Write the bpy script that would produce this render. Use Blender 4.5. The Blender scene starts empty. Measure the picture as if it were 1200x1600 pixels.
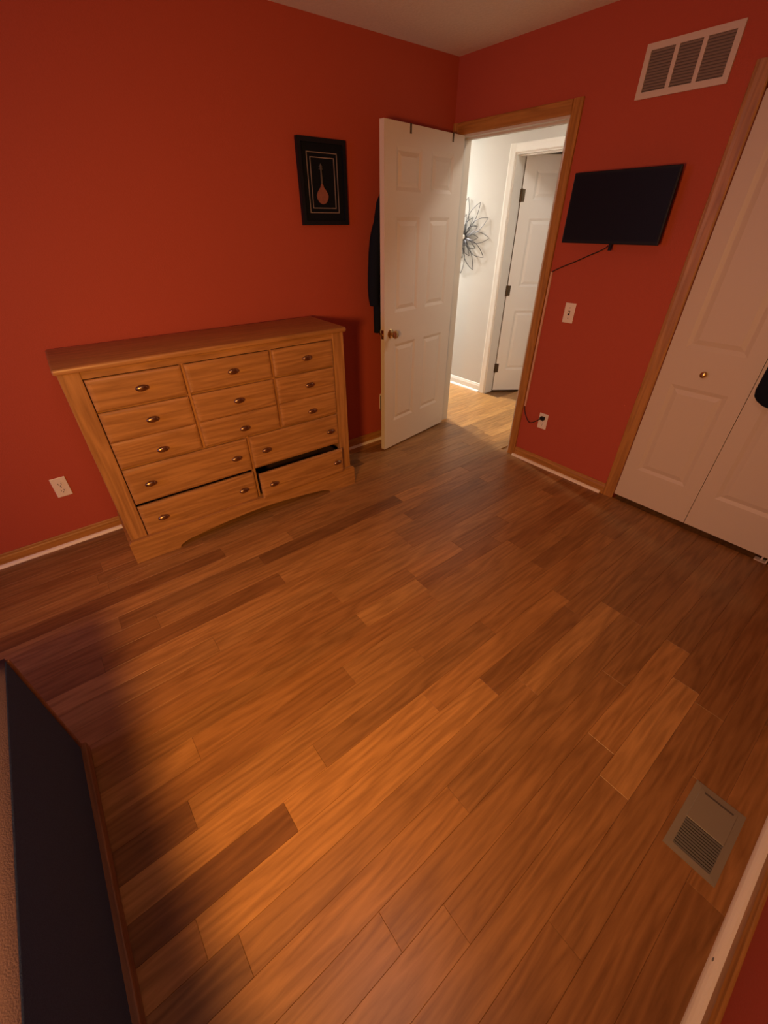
import bpy, bmesh, math, random
from mathutils import Vector, Matrix

random.seed(7)
scene = bpy.context.scene
COL = scene.collection
PI = math.pi

# ------------------------------------------------------------------ camera
cam_d = bpy.data.cameras.new('camera')
cam = bpy.data.objects.new('camera', cam_d)
COL.objects.link(cam)
cam_d.sensor_fit = 'VERTICAL'
cam_d.sensor_height = 24.0
cam_d.lens = 644.06 * 24.0 / 1600.0
cam_d.clip_start = 0.02
pitch, roll, yaw = 0.61147, -0.00302, 0.90018
fw = Vector((math.cos(pitch) * math.cos(yaw), math.cos(pitch) * math.sin(yaw), -math.sin(pitch)))
rt = Vector((math.sin(yaw), -math.cos(yaw), 0))
up = rt.cross(fw)
r2 = math.cos(roll) * rt + math.sin(roll) * up
u2 = -math.sin(roll) * rt + math.cos(roll) * up
cam.matrix_world = Matrix(((r2.x, u2.x, -fw.x, -2.7211), (r2.y, u2.y, -fw.y, -2.6506),
                           (r2.z, u2.z, -fw.z, 1.5541), (0, 0, 0, 1)))
scene.camera = cam

# ------------------------------------------------------------------ world, lights, exposure
w = bpy.data.worlds.new('violet_fill')
scene.world = w
w.use_nodes = True
w.node_tree.nodes['Background'].inputs[0].default_value = (0.42, 0.36, 1.0, 1)  # violet fill added to tint the dim corners
w.node_tree.nodes['Background'].inputs[1].default_value = 4.0


def light(name, kind, loc, energy, color, aim=None, **kw):
    d = bpy.data.lights.new(name, kind)
    d.energy = energy
    d.color = color
    for k, v in kw.items():
        setattr(d, k, v)
    o = bpy.data.objects.new(name, d)
    o.location = loc
    if aim is not None:
        o.rotation_euler = (Vector(aim) - Vector(loc)).to_track_quat('-Z', 'Y').to_euler()
    COL.objects.link(o)
    return o


XN_ = -5.3
# shaded reading lamp on a swing arm, left of and behind the camera
light('lamp_reading', 'SPOT', (-3.40, -2.60, 1.40), 176, (1.0, 0.47, 0.12), aim=(-1.75, -1.20, 0.56),
      spot_size=math.radians(134), spot_blend=1.0, shadow_soft_size=0.14)
# weak frosted ceiling lamp of the bedroom, almost above the camera
light('lamp_ceiling', 'AREA', (-2.50, -2.35, 2.39), 5.0, (1.0, 0.72, 0.58), aim=(-2.50, -2.35, 0.0), size=0.35, shape='DISK')
# violet world fill comes in by a window added for it behind the camera; this portal only guides the sampling
pl = light('added_window_portal', 'AREA', (XN_, -1.5, 1.55), 1.0, (1, 1, 1), aim=(0, -1.5, 1.55), size=1.4, size_y=1.2, shape='RECTANGLE')
pl.data.cycles.is_portal = True
# hall ceiling fittings, one along the hall to each side of the doorway
light('lamp_hall', 'AREA', (0.52, 1.8, 2.36), 92, (1.0, 0.97, 0.92), aim=(0.52, 1.8, 0), size=0.25, shape='DISK')
light('lamp_hall_end', 'AREA', (0.54, -0.95, 2.37), 9, (1.0, 0.95, 0.88), aim=(0.54, -0.95, 0), size=0.25, shape='DISK')

vs = scene.view_settings
vs.view_transform = 'Standard'
vs.look = 'None'
vs.gamma = 1.0
vs.use_curve_mapping = False
vs.exposure = 0.0


# ------------------------------------------------------------------ materials
def new_mat(name):
    m = bpy.data.materials.new(name)
    m.use_nodes = True
    nt = m.node_tree
    b = nt.nodes['Principled BSDF']
    return m, nt, b


def N(nt, t, **kw):
    n = nt.nodes.new(t)
    for k, v in kw.items():
        setattr(n, k, v)
    return n


def plain(name, col, rough=0.5, metal=0.0, bump=0.0, scale=200.0, var=0.0, spec=0.5):
    """one colour with slight noise variation and a fine bump"""
    m, nt, b = new_mat(name)
    b.inputs['Base Color'].default_value = (*col, 1)
    b.inputs['Roughness'].default_value = rough
    b.inputs['Metallic'].default_value = metal
    b.inputs['Specular IOR Level'].default_value = spec
    tc = N(nt, 'ShaderNodeTexCoord')
    nz = N(nt, 'ShaderNodeTexNoise')
    nz.inputs['Scale'].default_value = scale
    nz.inputs['Detail'].default_value = 3
    nt.links.new(tc.outputs['Object'], nz.inputs['Vector'])
    if bump:
        bp = N(nt, 'ShaderNodeBump')
        bp.inputs['Strength'].default_value = bump
        bp.inputs['Distance'].default_value = 0.002
        nt.links.new(nz.outputs['Fac'], bp.inputs['Height'])
        nt.links.new(bp.outputs['Normal'], b.inputs['Normal'])
    if var:
        mx = N(nt, 'ShaderNodeMix', data_type='RGBA')
        mx.inputs[6].default_value = (*[c * (1 - var) for c in col], 1)
        mx.inputs[7].default_value = (*[min(1, c * (1 + var)) for c in col], 1)
        nt.links.new(nz.outputs['Fac'], mx.inputs[0])
        nt.links.new(mx.outputs[2], b.inputs['Base Color'])
    return m


def wood(name, dark, light_, axis='X', rough=0.4, stretch=14.0, scale=5.0, per_object=False, bump=0.08, contrast=1.0):
    """oak: stretched noise grain with cathedral bands; per_object multiplies by obj.color"""
    m, nt, b = new_mat(name)
    tc = N(nt, 'ShaderNodeTexCoord')
    oi = N(nt, 'ShaderNodeObjectInfo')
    mp = N(nt, 'ShaderNodeMapping')
    sc = [stretch, stretch, stretch]
    sc['XYZ'.index(axis)] = 1.0
    mp.inputs['Scale'].default_value = sc
    rnd = N(nt, 'ShaderNodeVectorMath', operation='SCALE')
    rnd.inputs[0].default_value = (37.0, 53.0, 71.0)
    nt.links.new(oi.outputs['Random'], rnd.inputs['Scale'])
    nt.links.new(tc.outputs['Object'], mp.inputs['Vector'])
    nt.links.new(rnd.outputs[0], mp.inputs['Location'])
    n1 = N(nt, 'ShaderNodeTexNoise')
    n1.inputs['Scale'].default_value = scale
    n1.inputs['Detail'].default_value = 6
    n1.inputs['Roughness'].default_value = 0.62
    n1.inputs['Distortion'].default_value = 0.6
    nt.links.new(mp.outputs['Vector'], n1.inputs['Vector'])
    n2 = N(nt, 'ShaderNodeTexNoise')
    n2.inputs['Scale'].default_value = scale * 0.32
    n2.inputs['Detail'].default_value = 1
    nt.links.new(mp.outputs['Vector'], n2.inputs['Vector'])
    mul = N(nt, 'ShaderNodeMath', operation='MULTIPLY')
    mul.inputs[1].default_value = 9.0
    nt.links.new(n2.outputs['Fac'], mul.inputs[0])
    pp = N(nt, 'ShaderNodeMath', operation='PINGPONG')
    pp.inputs[1].default_value = 1.0
    nt.links.new(mul.outputs[0], pp.inputs[0])
    mixf = N(nt, 'ShaderNodeMix', data_type='FLOAT')
    mixf.inputs[0].default_value = 0.28
    nt.links.new(n1.outputs['Fac'], mixf.inputs[2])
    nt.links.new(pp.outputs[0], mixf.inputs[3])
    cr = N(nt, 'ShaderNodeValToRGB')
    cr.color_ramp.elements[0].position = 0.5 - 0.25 / contrast
    cr.color_ramp.elements[1].position = 0.5 + 0.25 / contrast
    cr.color_ramp.elements[0].color = (*dark, 1)
    cr.color_ramp.elements[1].color = (*light_, 1)
    nt.links.new(mixf.outputs[0], cr.inputs['Fac'])
    out = cr.outputs['Color']
    if per_object:
        mx = N(nt, 'ShaderNodeMix', data_type='RGBA', blend_type='MULTIPLY')
        mx.inputs[0].default_value = 1.0
        nt.links.new(out, mx.inputs[6])
        nt.links.new(oi.outputs['Color'], mx.inputs[7])
        out = mx.outputs[2]
    nt.links.new(out, b.inputs['Base Color'])
    b.inputs['Roughness'].default_value = rough
    bp = N(nt, 'ShaderNodeBump')
    bp.inputs['Strength'].default_value = bump
    bp.inputs['Distance'].default_value = 0.001
    nt.links.new(mixf.outputs[0], bp.inputs['Height'])
    nt.links.new(bp.outputs['Normal'], b.inputs['Normal'])
    return m


M = {}
M['wall_red'] = plain('rust_red_wall_paint', (0.43, 0.079, 0.043), 0.7, bump=0.35, scale=160, var=0.05, spec=0.2)
M['wall_hall'] = plain('cream_hall_paint', (0.56, 0.535, 0.49), 0.7, bump=0.2, scale=160, spec=0.2)
M['ceiling'] = plain('textured_ceiling', (0.78, 0.74, 0.68), 0.9, bump=1.0, scale=70, var=0.08)
M['white'] = plain('white_trim_paint', (0.82, 0.80, 0.74), 0.4, bump=0.03, scale=60)
M['door'] = plain('white_moulded_door', (0.68, 0.60, 0.50), 0.45, bump=0.06, scale=90)
M['closet'] = plain('cream_closet_door', (0.60, 0.50, 0.39), 0.5, bump=0.06, scale=90)
M['jamb'] = plain('cream_jamb_paint', (0.62, 0.56, 0.47), 0.5)
M['cream'] = plain('cream_quarter_round', (0.85, 0.76, 0.62), 0.45, bump=0.03, scale=60)
M['oak_trim'] = wood('honey_oak_trim', (0.30, 0.125, 0.025), (0.48, 0.22, 0.05), 'X', 0.42)
M['oak_trim_v'] = wood('honey_oak_trim_upright', (0.30, 0.125, 0.025), (0.48, 0.22, 0.05), 'Z', 0.42)
M['oak_trim_y'] = wood('honey_oak_trim_across', (0.30, 0.125, 0.025), (0.48, 0.22, 0.05), 'Y', 0.42)
M['oak'] = wood('dresser_oak', (0.29, 0.135, 0.040), (0.48, 0.24, 0.075), 'X', 0.38, contrast=1.1)
M['oak_v'] = wood('dresser_oak_upright', (0.29, 0.135, 0.040), (0.48, 0.24, 0.075), 'Z', 0.38, contrast=1.1)
M['gap_shade'] = plain('dresser_inner_shade', (0.045, 0.024, 0.012), 0.9, spec=0.1)  # shade inside the dresser and drawers, put into the colour
M['plank'] = wood('oak_floor_plank', (0.66, 0.62, 0.58), (1.12, 1.12, 1.12), 'X', 0.36, stretch=11.0, scale=6.0,
                  per_object=True, bump=0.05, contrast=1.15)
M['floor_base'] = wood('oak_floor_base', (0.16, 0.075, 0.028), (0.34, 0.17, 0.06), 'X', 0.4)
M['brass'] = plain('antique_brass', (0.55, 0.36, 0.16), 0.28, 1.0)
M['knob_metal'] = plain('dark_antique_knob_metal', (0.34, 0.21, 0.12), 0.3, 1.0)
M['bronze'] = plain('dark_bronze', (0.10, 0.07, 0.04), 0.45, 0.8)
M['black_plastic'] = plain('black_plastic', (0.007, 0.008, 0.012), 0.55, spec=0.3)
M['screen'] = plain('switched_off_screen', (0.004, 0.006, 0.012), 0.45, spec=0.25)
M['black_cloth'] = plain('black_cloth', (0.009, 0.012, 0.020), 0.95, bump=0.4, scale=500, spec=0.1)
M['charcoal_cloth'] = plain('charcoal_cloth', (0.045, 0.070, 0.145), 0.95, bump=0.5, scale=450, var=0.35, spec=0.1)
M['blanket'] = plain('dusty_brown_blanket', (0.105, 0.068, 0.085), 0.95, bump=0.5, scale=350, var=0.15, spec=0.1)
M['bed_wood'] = wood('bed_wood', (0.15, 0.065, 0.03), (0.26, 0.12, 0.05), 'Y', 0.5)
M['plate'] = plain('cream_plastic_plate', (0.80, 0.72, 0.62), 0.35)
M['slot'] = plain('dark_slot', (0.02, 0.018, 0.016), 0.6)
M['vent_frame'] = plain('beige_vent_paint', (0.62, 0.52, 0.44), 0.5)
M['vent_dark'] = plain('vent_louver_paint', (0.30, 0.23, 0.19), 0.6)
M['vent_inner'] = plain('vent_inner_paint', (0.13, 0.095, 0.08), 0.7)
M['register'] = plain('tan_register_metal', (0.235, 0.20, 0.14), 0.5, 0.0)
M['register_dark'] = plain('dark_register_grille', (0.075, 0.064, 0.052), 0.6, 0.0)
M['silver'] = plain('silver_fillet', (0.30, 0.26, 0.24), 0.45, 0.3)
M['frame_black'] = plain('black_picture_frame', (0.006, 0.008, 0.014), 0.5, spec=0.3)
M['mat_black'] = plain('black_mat_board', (0.008, 0.010, 0.015), 0.9, spec=0.1)
M['lute'] = plain('reddish_lute_body', (0.26, 0.10, 0.075), 0.5, var=0.3, scale=60)
M['lute_neck'] = plain('dull_lute_neck', (0.10, 0.09, 0.085), 0.6)
M['cord'] = plain('black_cord', (0.02, 0.010, 0.010), 0.5)
M['raceway'] = plain('tan_cord_cover', (0.62, 0.36, 0.24), 0.5)
M['wire'] = plain('dark_metal_wire', (0.06, 0.055, 0.06), 0.4, 0.7)
M['adapter'] = plain('grey_plastic', (0.16, 0.15, 0.13), 0.5)


m, nt, b = new_mat('added_window_glass')
tr = N(nt, 'ShaderNodeBsdfTransparent')
gl = N(nt, 'ShaderNodeBsdfGlossy')
gl.inputs['Roughness'].default_value = 0.02
ms = N(nt, 'ShaderNodeMixShader')
ms.inputs[0].default_value = 0.06
nt.links.new(tr.outputs[0], ms.inputs[1])
nt.links.new(gl.outputs[0], ms.inputs[2])
nt.links.new(ms.outputs[0], nt.nodes['Material Output'].inputs['Surface'])
M['glass'] = m


# ------------------------------------------------------------------ mesh helpers
def BM():
    return bmesh.new()


def add_box(bm, x0, x1, y0, y1, z0, z1, bevel=0.0, seg=2):
    r = bmesh.ops.create_cube(bm, size=1.0)
    vs_ = r['verts']
    for v in vs_:
        v.co = Vector((x0 + (v.co.x + .5) * (x1 - x0), y0 + (v.co.y + .5) * (y1 - y0), z0 + (v.co.z + .5) * (z1 - z0)))
    if bevel > 0:
        es = list({e for v in vs_ for e in v.link_edges})
        bmesh.ops.bevel(bm, geom=es, offset=bevel, segments=seg, affect='EDGES', profile=0.5)
    return bm


def add_cyl(bm, p0, p1, ra, rb=None, n=16):
    p0, p1 = Vector(p0), Vector(p1)
    rb = ra if rb is None else rb
    d = p1 - p0
    q = d.to_track_quat('Z', 'Y').to_matrix().to_4x4()
    mat = Matrix.Translation((p0 + p1) / 2) @ q
    bmesh.ops.create_cone(bm, cap_ends=True, segments=n, radius1=ra, radius2=rb, depth=d.length, matrix=mat)
    return bm


def add_ball(bm, c, rx, ry, rz, u=18, v=12, rot=None):
    mat = Matrix.Translation(c) @ (rot.to_4x4() if rot else Matrix.Identity(4)) @ Matrix.Diagonal((rx, ry, rz, 1))
    bmesh.ops.create_uvsphere(bm, u_segments=u, v_segments=v, radius=1.0, matrix=mat)
    return bm


def add_tube(bm, pts, r, n=8, closed=False):
    pts = [Vector(p) for p in pts]
    rings = []
    L = len(pts)
    prev = None
    for i, p in enumerate(pts):
        if closed:
            t = pts[(i + 1) % L] - pts[i - 1]
        else:
            t = pts[min(i + 1, L - 1)] - pts[max(i - 1, 0)]
        t.normalize()
        if prev is None:
            a = Vector((0, 0, 1)) if abs(t.z) < 0.9 else Vector((1, 0, 0))
            nrm = t.cross(a).normalized()
        else:
            nrm = (prev - t * prev.dot(t)).normalized()
        prev = nrm
        bn = t.cross(nrm)
        rr = r(i / (L - 1)) if callable(r) else r
        rings.append([bm.verts.new(p + rr * (math.cos(2 * PI * k / n) * nrm + math.sin(2 * PI * k / n) * bn)) for k in range(n)])
    for i in range(L if closed else L - 1):
        A, B_ = rings[i], rings[(i + 1) % L]
        for k in range(n):
            bm.faces.new((A[k], A[(k + 1) % n], B_[(k + 1) % n], B_[k]))
    if not closed:
        bm.faces.new(rings[0][::-1])
        bm.faces.new(rings[-1])
    return bm


def add_prism(bm, outline, fn, a, b):
    """outline: 2-D points, fn(u, v, t) -> 3-D, extruded from t=a to t=b"""
    A = [bm.verts.new(fn(u, v, a)) for u, v in outline]
    B_ = [bm.verts.new(fn(u, v, b)) for u, v in outline]
    n = len(outline)
    bm.faces.new(A)
    bm.faces.new(B_[::-1])
    for k in range(n):
        bm.faces.new((A[k], B_[k], B_[(k + 1) % n], A[(k + 1) % n]))
    return bm


def obj(name, bm, mat, parent=None, smooth=False, origin=None):
    bmesh.ops.recalc_face_normals(bm, faces=bm.faces[:])
    if origin is not None:
        bmesh.ops.translate(bm, verts=bm.verts[:], vec=-Vector(origin))
    me = bpy.data.meshes.new(name)
    bm.to_mesh(me)
    bm.free()
    if smooth:
        for p in me.polygons:
            p.use_smooth = True
        try:
            me.set_sharp_from_angle(angle=math.radians(40))
        except Exception:
            pass
    me.materials.append(mat)
    o = bpy.data.objects.new(name, me)
    COL.objects.link(o)
    if origin is not None:
        o.location = origin
    if parent is not None:
        o.parent = parent
    return o


def local(parent_loc):
    return Vector(parent_loc)


def tag(o, label, cat, group=None):
    o['label'] = label
    o['category'] = cat
    if group:
        o['group'] = group
    return o


def thing(name, label, cat, loc, rot=None, group=None):
    o = bpy.data.objects.new(name, None)
    o.empty_display_size = 0.1
    o.location = loc
    if rot is not None:
        o.rotation_euler = rot
    COL.objects.link(o)
    return tag(o, label, cat, group)


def struct(name, bm, mat, parent=None, label=None, **kw):
    o = obj(name, bm, mat, parent, **kw)
    if parent is None:
        o['kind'] = 'structure'
        if label:
            o['label'] = label
    return o


def struct_empty(name, loc, label=None, rot=None):
    o = bpy.data.objects.new(name, None)
    o.empty_display_size = 0.1
    o.location = loc
    if rot is not None:
        o.rotation_euler = rot
    COL.objects.link(o)
    o['kind'] = 'structure'
    if label:
        o['label'] = label
    return o


# ------------------------------------------------------------------ room shell
H = 2.41
XN, YR = -5.2, -3.04           # near wall (behind camera), right wall
DY0, DY1, DH = -0.043, -0.875, 2.035      # bedroom doorway
CY0, CY1, CH = -1.76, -2.64, 2.03         # closet opening
HX = 0.96                       # hall far wall
HY0, HY1 = 0.20, -0.57          # hall doorway

# floor slab; its planks follow below
floor = struct('floor', add_box(BM(), XN, 2.8, YR - 0.1, 3.2, -0.12, -0.012), M['floor_base'], label='oak plank floor of the bedroom and hall')
struct('ceiling', add_box(BM(), XN - 0.12, 2.8, YR - 0.12, 3.2, H, H + 0.1), M['ceiling'], label='pale textured ceiling')
struct('wall_left', add_box(BM(), XN - 0.12, 0.12, 0.0, 0.12, -0.012, H), M['wall_red'], label='rust red wall behind the dresser')
struct('wall_right', add_box(BM(), XN - 0.12, 0.0, YR - 0.12, YR, -0.012, H), M['wall_red'], label='rust red wall at the lower right corner')
WY0, WY1, WZ0, WZ1 = -2.2, -0.8, 0.95, 2.15
bm = BM()
add_box(bm, XN - 0.12, XN, YR, WY0, -0.012, H)
add_box(bm, XN - 0.12, XN, WY1, 0.0, -0.012, H)
add_box(bm, XN - 0.12, XN, WY0, WY1, -0.012, WZ0)
add_box(bm, XN - 0.12, XN, WY0, WY1, WZ1, H)
struct('wall_near', bm, M['wall_red'], label='rust red wall with an added window behind the camera')
win = struct_empty('added_window_1', (XN, -1.5, WZ0), 'added window in the wall behind the camera')  # invented opening that lets the violet world fill into the room
bm = BM()
for y0, y1, z0, z1 in ((WY0, WY0 + .05, WZ0, WZ1), (WY1 - .05, WY1, WZ0, WZ1), (WY0 + .05, WY1 - .05, WZ0, WZ0 + .05),
                       (WY0 + .05, WY1 - .05, WZ1 - .05, WZ1), (WY0 + .05, WY1 - .05, 1.53, 1.57)):
    add_box(bm, -0.09, -0.03, y0 + 1.5, y1 + 1.5, z0 - WZ0, z1 - WZ0)
obj('added_window_frame', bm, M['white'], win)
obj('pane', add_box(BM(), -0.062, -0.058, WY0 + 1.55, WY1 + 1.45, 0.05, 0.58), M['glass'], win)
obj('pane', add_box(BM(), -0.062, -0.058, WY0 + 1.55, WY1 + 1.45, 0.62, 1.15), M['glass'], win)

bm = BM()
add_box(bm, 0, 0.06, DY0, 0.0, -0.012, H)
add_box(bm, 0, 0.06, DY1, DY0, DH, H)
add_box(bm, 0, 0.06, CY0, DY1, -0.012, H)
add_box(bm, 0, 0.06, CY1, CY0, CH, H)
add_box(bm, 0, 0.06, YR - 0.12, CY1, -0.012, H)
struct('wall_far', bm, M['wall_red'], label='rust red wall with the doorway, television and closet')
bm = BM()
add_box(bm, 0.06, 0.12, DY0, 0.0, -0.012, H)
add_box(bm, 0.06, 0.12, DY1, DY0, DH, H)
add_box(bm, 0.06, 0.12, -1.3, DY1, -0.012, H)
add_box(bm, 0.0, 0.12, 0.12, 3.2, -0.012, H)
struct('wall_hall_near', bm, M['wall_hall'], label='cream hall side of the doorway wall')
bm = BM()
add_box(bm, HX, HX + 0.12, HY0, 3.2, -0.012, H)
add_box(bm, HX, HX + 0.12, HY1, HY0, 2.03, H)
add_box(bm, HX, HX + 0.12, -1.3, HY1, -0.012, H)
struct('wall_hall_far', bm, M['wall_hall'], label='cream hall wall with the metal flower')
bm = BM()
add_box(bm, 0.12, 0.96, -1.42, -1.3, -0.012, H)
add_box(bm, 0.12, 0.96, 3.08, 3.2, -0.012, H)
struct('wall_hall_ends', bm, M['wall_hall'], label='cream end walls of the hall')
bm = BM()
add_box(bm, 2.6, 2.72, -1.3, 1.5, -0.012, H)
add_box(bm, 1.08, 2.6, 1.38, 1.5, -0.012, H)
add_box(bm, 1.08, 2.6, -1.42, -1.3, -0.012, H)
struct('wall_beyond', bm, M['wall_hall'], label='walls of the room beyond the hall door')
bm = BM()
add_box(bm, 0.72, 0.78, YR - 0.12, -1.42, -0.012, H)
add_box(bm, 0.06, 0.72, YR - 0.12, YR, -0.012, H)
struct('wall_closet', bm, M['wall_hall'], label='walls inside the closet')

# ------------------------------------------------------------------ floor planks, each one a board of its own
PW = 0.1003
DARK, LITE = Vector((0.185, 0.080, 0.027)), Vector((0.52, 0.265, 0.085))


def plank(x0, x1, y0, y1, s):
    dx, dy = (x1 - x0) / 2 - 0.0002, (y1 - y0) / 2 - 0.0002
    c = 0.0007
    jig = 0.0
    zs = [(-0.011, 0), (-c, 0), (jig, c)]
    bm = BM()
    loops = []
    for z, ins in zs:
        loops.append([bm.verts.new((sx * (dx - ins), sy * (dy - ins), z)) for sx, sy in ((-1, -1), (1, -1), (1, 1), (-1, 1))])
    for a, b in zip(loops, loops[1:]):
        for k in range(4):
            bm.faces.new((a[k], a[(k + 1) % 4], b[(k + 1) % 4], b[k]))
    bm.faces.new(loops[-1])
    bm.faces.new(loops[0][::-1])
    o = obj('plank', bm, M['plank'], floor)
    o.location = ((x0 + x1) / 2, (y0 + y1) / 2, 0)
    col = DARK.lerp(LITE, s)
    t = random.uniform(-0.03, 0.03)
    o.color = (col.x * (1 + t), col.y, col.z * (1 - t), 1)


# boards read off the photograph: row -> [(x of the joint, tone of the board to its right)], first tone = board left of the first joint
READ = {
    -15: (0.15, [(-2.32, .50)]), -14: (0.72, [(-1.945, .45)]), -12: (0.35, [(-2.75, .55)]), -10: (0.66, [(-1.42, .45)]),
    -9: (0.55, [(-2.58, .62), (-1.43, .4)]), -8: (0.45, [(-2.00, .68)]),
    -7: (0.42, [(-1.588, .78), (-1.22, .4), (-0.80, .72), (-0.3, .35)]),
    -6: (0.40, [(-1.988, .80), (-1.60, .32), (-1.0, .5)]), -5: (0.62, [(-2.80, .48), (-1.62, .58), (-0.95, .3)]),
    -4: (0.35, [(-2.2, .55), (-0.68, .52)]), -3: (0.12, [(-2.877, .58), (-1.9, .5), (-1.0, .35)]),
    -2: (0.72, [(-2.465, .40), (-1.55, .5), (-0.45, .30)]), -1: (0.08, [(-2.633, .88), (-2.016, .66), (-1.1, .42)]),
    0: (0.60, [(-2.95, .86), (-1.783, .26), (-1.15, .4)]), 1: (0.30, [(-2.87, .50), (-1.66, .74), (-0.98, .28)]),
    2: (0.58, [(-2.18, .38), (-0.98, .24)]), 3: (0.45, [(-2.55, .40), (-1.35, .36)]),
    4: (0.50, [(-2.4, .36), (-1.642, .68), (-0.97, .26)]), 5: (0.42, [(-1.745, .86), (-1.15, .25)]),
    6: (0.34, [(-2.2, .36), (-1.2, .25)]), 7: (0.45, [(-2.5, .30), (-1.5, .32)]),
}
for k in range(-30, 9):
    yt = -(2.105 + PW * k)
    yb = yt - PW
    if yt > -0.02 and yb < 0.0:
        yt0, yb0 = yt, yb
    in_room = yb < 0.0
    xs = [-3.35] if in_room else [0.12]
    xend = 1.9 if yb > -0.9 else 0.0
    if yb < -0.9:
        xend = 0.0
    if in_room:
        first, joints = READ.get(k, (None, None))
        if joints is None:
            first = min(.85, max(.08, random.gauss(.45, .18)))
            joints, x = [], -3.35 + random.uniform(.3, .9)
            while x < -0.1:
                joints.append((x, min(.85, max(.08, random.gauss(.45, .18)))))
                x += random.uniform(.45, 1.05)
        if xend > 0.5:
            joints = [j for j in joints if j[0] < -0.15] + [(random.uniform(-0.05, 0.3), random.uniform(.75, 1.2)), (1.02, random.uniform(.7, 1.0))]  # hall boards lightened, bright hall light put into their tone
    else:
        first = random.uniform(.75, 1.2)  # hall light put into the tone of these boards too
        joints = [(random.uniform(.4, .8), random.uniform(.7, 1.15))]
        xend = HX
    x, s = xs[0], first
    ya, yb2 = (yt, max(yb, YR))
    for xj, sn in joints + [(xend, 0)]:
        if xj - x > 0.03:
            plank(x, xj, yb2, ya, s)
            x = xj
        s = sn


# ------------------------------------------------------------------ trim
def quarter(r=0.017, n=5):
    return [(0, 0)] + [(r * math.cos(a), r * math.sin(a)) for a in [PI / 2 * i / n for i in range(n + 1)]]


def base_profile(h, t):
    return [(0, 0), (t, 0), (t, h * 0.72), (t * 0.75, h * 0.82), (t * 0.6, h * 0.95), (t * 0.35, h), (0, h)]


BH = 0.076
struct('baseboard_left', add_prism(BM(), base_profile(BH, 0.012), lambda u, v, t: (t, -u, v), XN, 0.0), M['oak_trim'], label='honey oak baseboard along the dresser wall')
struct('trim_1', add_prism(BM(), quarter(), lambda u, v, t: (t, -0.012 - u, v), XN, -0.02), M['cream'], label='cream quarter round along the dresser wall')
struct('baseboard_far', add_prism(BM(), base_profile(BH, 0.012), lambda u, v, t: (-u, t, v), -0.94, -1.695), M['oak_trim_y'], label='honey oak baseboard under the television')
struct('trim_2', add_prism(BM(), quarter(), lambda u, v, t: (-0.012 - u, t, v), -0.93, -1.675), M['cream'], label='cream quarter round under the television')
struct('baseboard_right', add_prism(BM(), base_profile(BH + 0.012, 0.012), lambda u, v, t: (t, YR + u, v), XN, 0.0), M['oak_trim'], label='honey oak baseboard at the lower right corner')
qr = struct('trim_3', add_prism(BM(), quarter(0.024), lambda u, v, t: (t, YR + 0.012 + u, v), XN, -0.05), M['cream'], label='cream quarter round at the lower right corner')
obj('scuff', add_ball(BM(), (-1.94, YR + 0.012 + 0.0185, 0.0155), 0.006, 0.0018, 0.0025), M['adapter'], qr)


def casing_frame(name, y0, y1, zt, x0, xd, wd, mats, label, zb=0.0, w0=None):
    """y0 > y1: opening; casing round it on the face x0, thick towards xd"""
    prof = [(0, 0), (0, 0.010), (0.006, 0.013), (wd * 0.55, 0.015), (wd * 0.75, 0.017), (wd - 0.004, 0.017), (wd, 0.013), (wd, 0)]
    e = struct_empty(name, (x0, (y0 + y1) / 2, zb), label)
    off = Vector(e.location)

    def P(x, y, z):
        return Vector((x, y, z)) - off
    k0 = 1.0 if w0 is None else w0 / wd
    obj('side_casing', add_prism(BM(), prof, lambda u, v, t: P(x0 + xd * v, y0 + u * k0, t), zb, zt + wd), mats[0], e)
    obj('side_casing', add_prism(BM(), prof, lambda u, v, t: P(x0 + xd * v, y1 - u, t), zb, zt + wd), mats[0], e)
    obj('head_casing', add_prism(BM(), prof, lambda u, v, t: P(x0 + xd * v * 0.98, t, zt + u), y1 - 0.001, y0 + 0.001), mats[1], e)
    return e


casing_frame('trim_4', DY0 - 0.004, DY1 - 0.002, DH, 0.0, -1, 0.062, (M['oak_trim_v'], M['oak_trim_y']), 'honey oak casing around the open bedroom doorway', w0=0.044)
casing_frame('trim_5', CY0, CY1, CH, 0.0, -1, 0.066, (M['oak_trim_v'], M['oak_trim_y']), 'honey oak casing around the closet doors')
casing_frame('trim_6', HY0, HY1, 2.03, HX, -1, 0.060, (M['white'], M['white']), 'white casing around the hall door')
casing_frame('trim_7', DY0 + 0.004, DY1 - 0.004, DH, 0.12, 1, 0.062, (M['white'], M['white']), 'white hall side casing of the bedroom doorway')


def jamb(name, x0, x1, y0, y1, zt, label, mat):
    e = struct_empty(name, ((x0 + x1) / 2, (y0 + y1) / 2, 0), label)
    o = Vector(e.location)
    for a, b in ((y0, y0 - 0.012), (y1 + 0.012, y1)):
        obj('side_jamb', add_box(BM(), x0 - o.x, x1 - o.x, min(a, b) - o.y, max(a, b) - o.y, 0.0, zt), mat, e)
    obj('head_jamb', add_box(BM(), x0 - o.x, x1 - o.x, y1 + 0.012 - o.y, y0 - 0.012 - o.y, zt - 0.012, zt), mat, e)
    obj('door_stop', add_box(BM(), x0 + 0.045 - o.x, x0 + 0.08 - o.x, y1 + 0.012 - o.y, y0 - 0.012 - o.y, zt - 0.022, zt - 0.012), mat, e)
    return e


jamb('trim_8', 0.0, 0.12, DY0, DY1, DH, 'cream jamb lining the bedroom doorway', M['jamb'])
jamb('trim_9', HX, HX + 0.12, HY0, HY1, 2.03, 'white jamb lining the hall doorway', M['white'])

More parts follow.
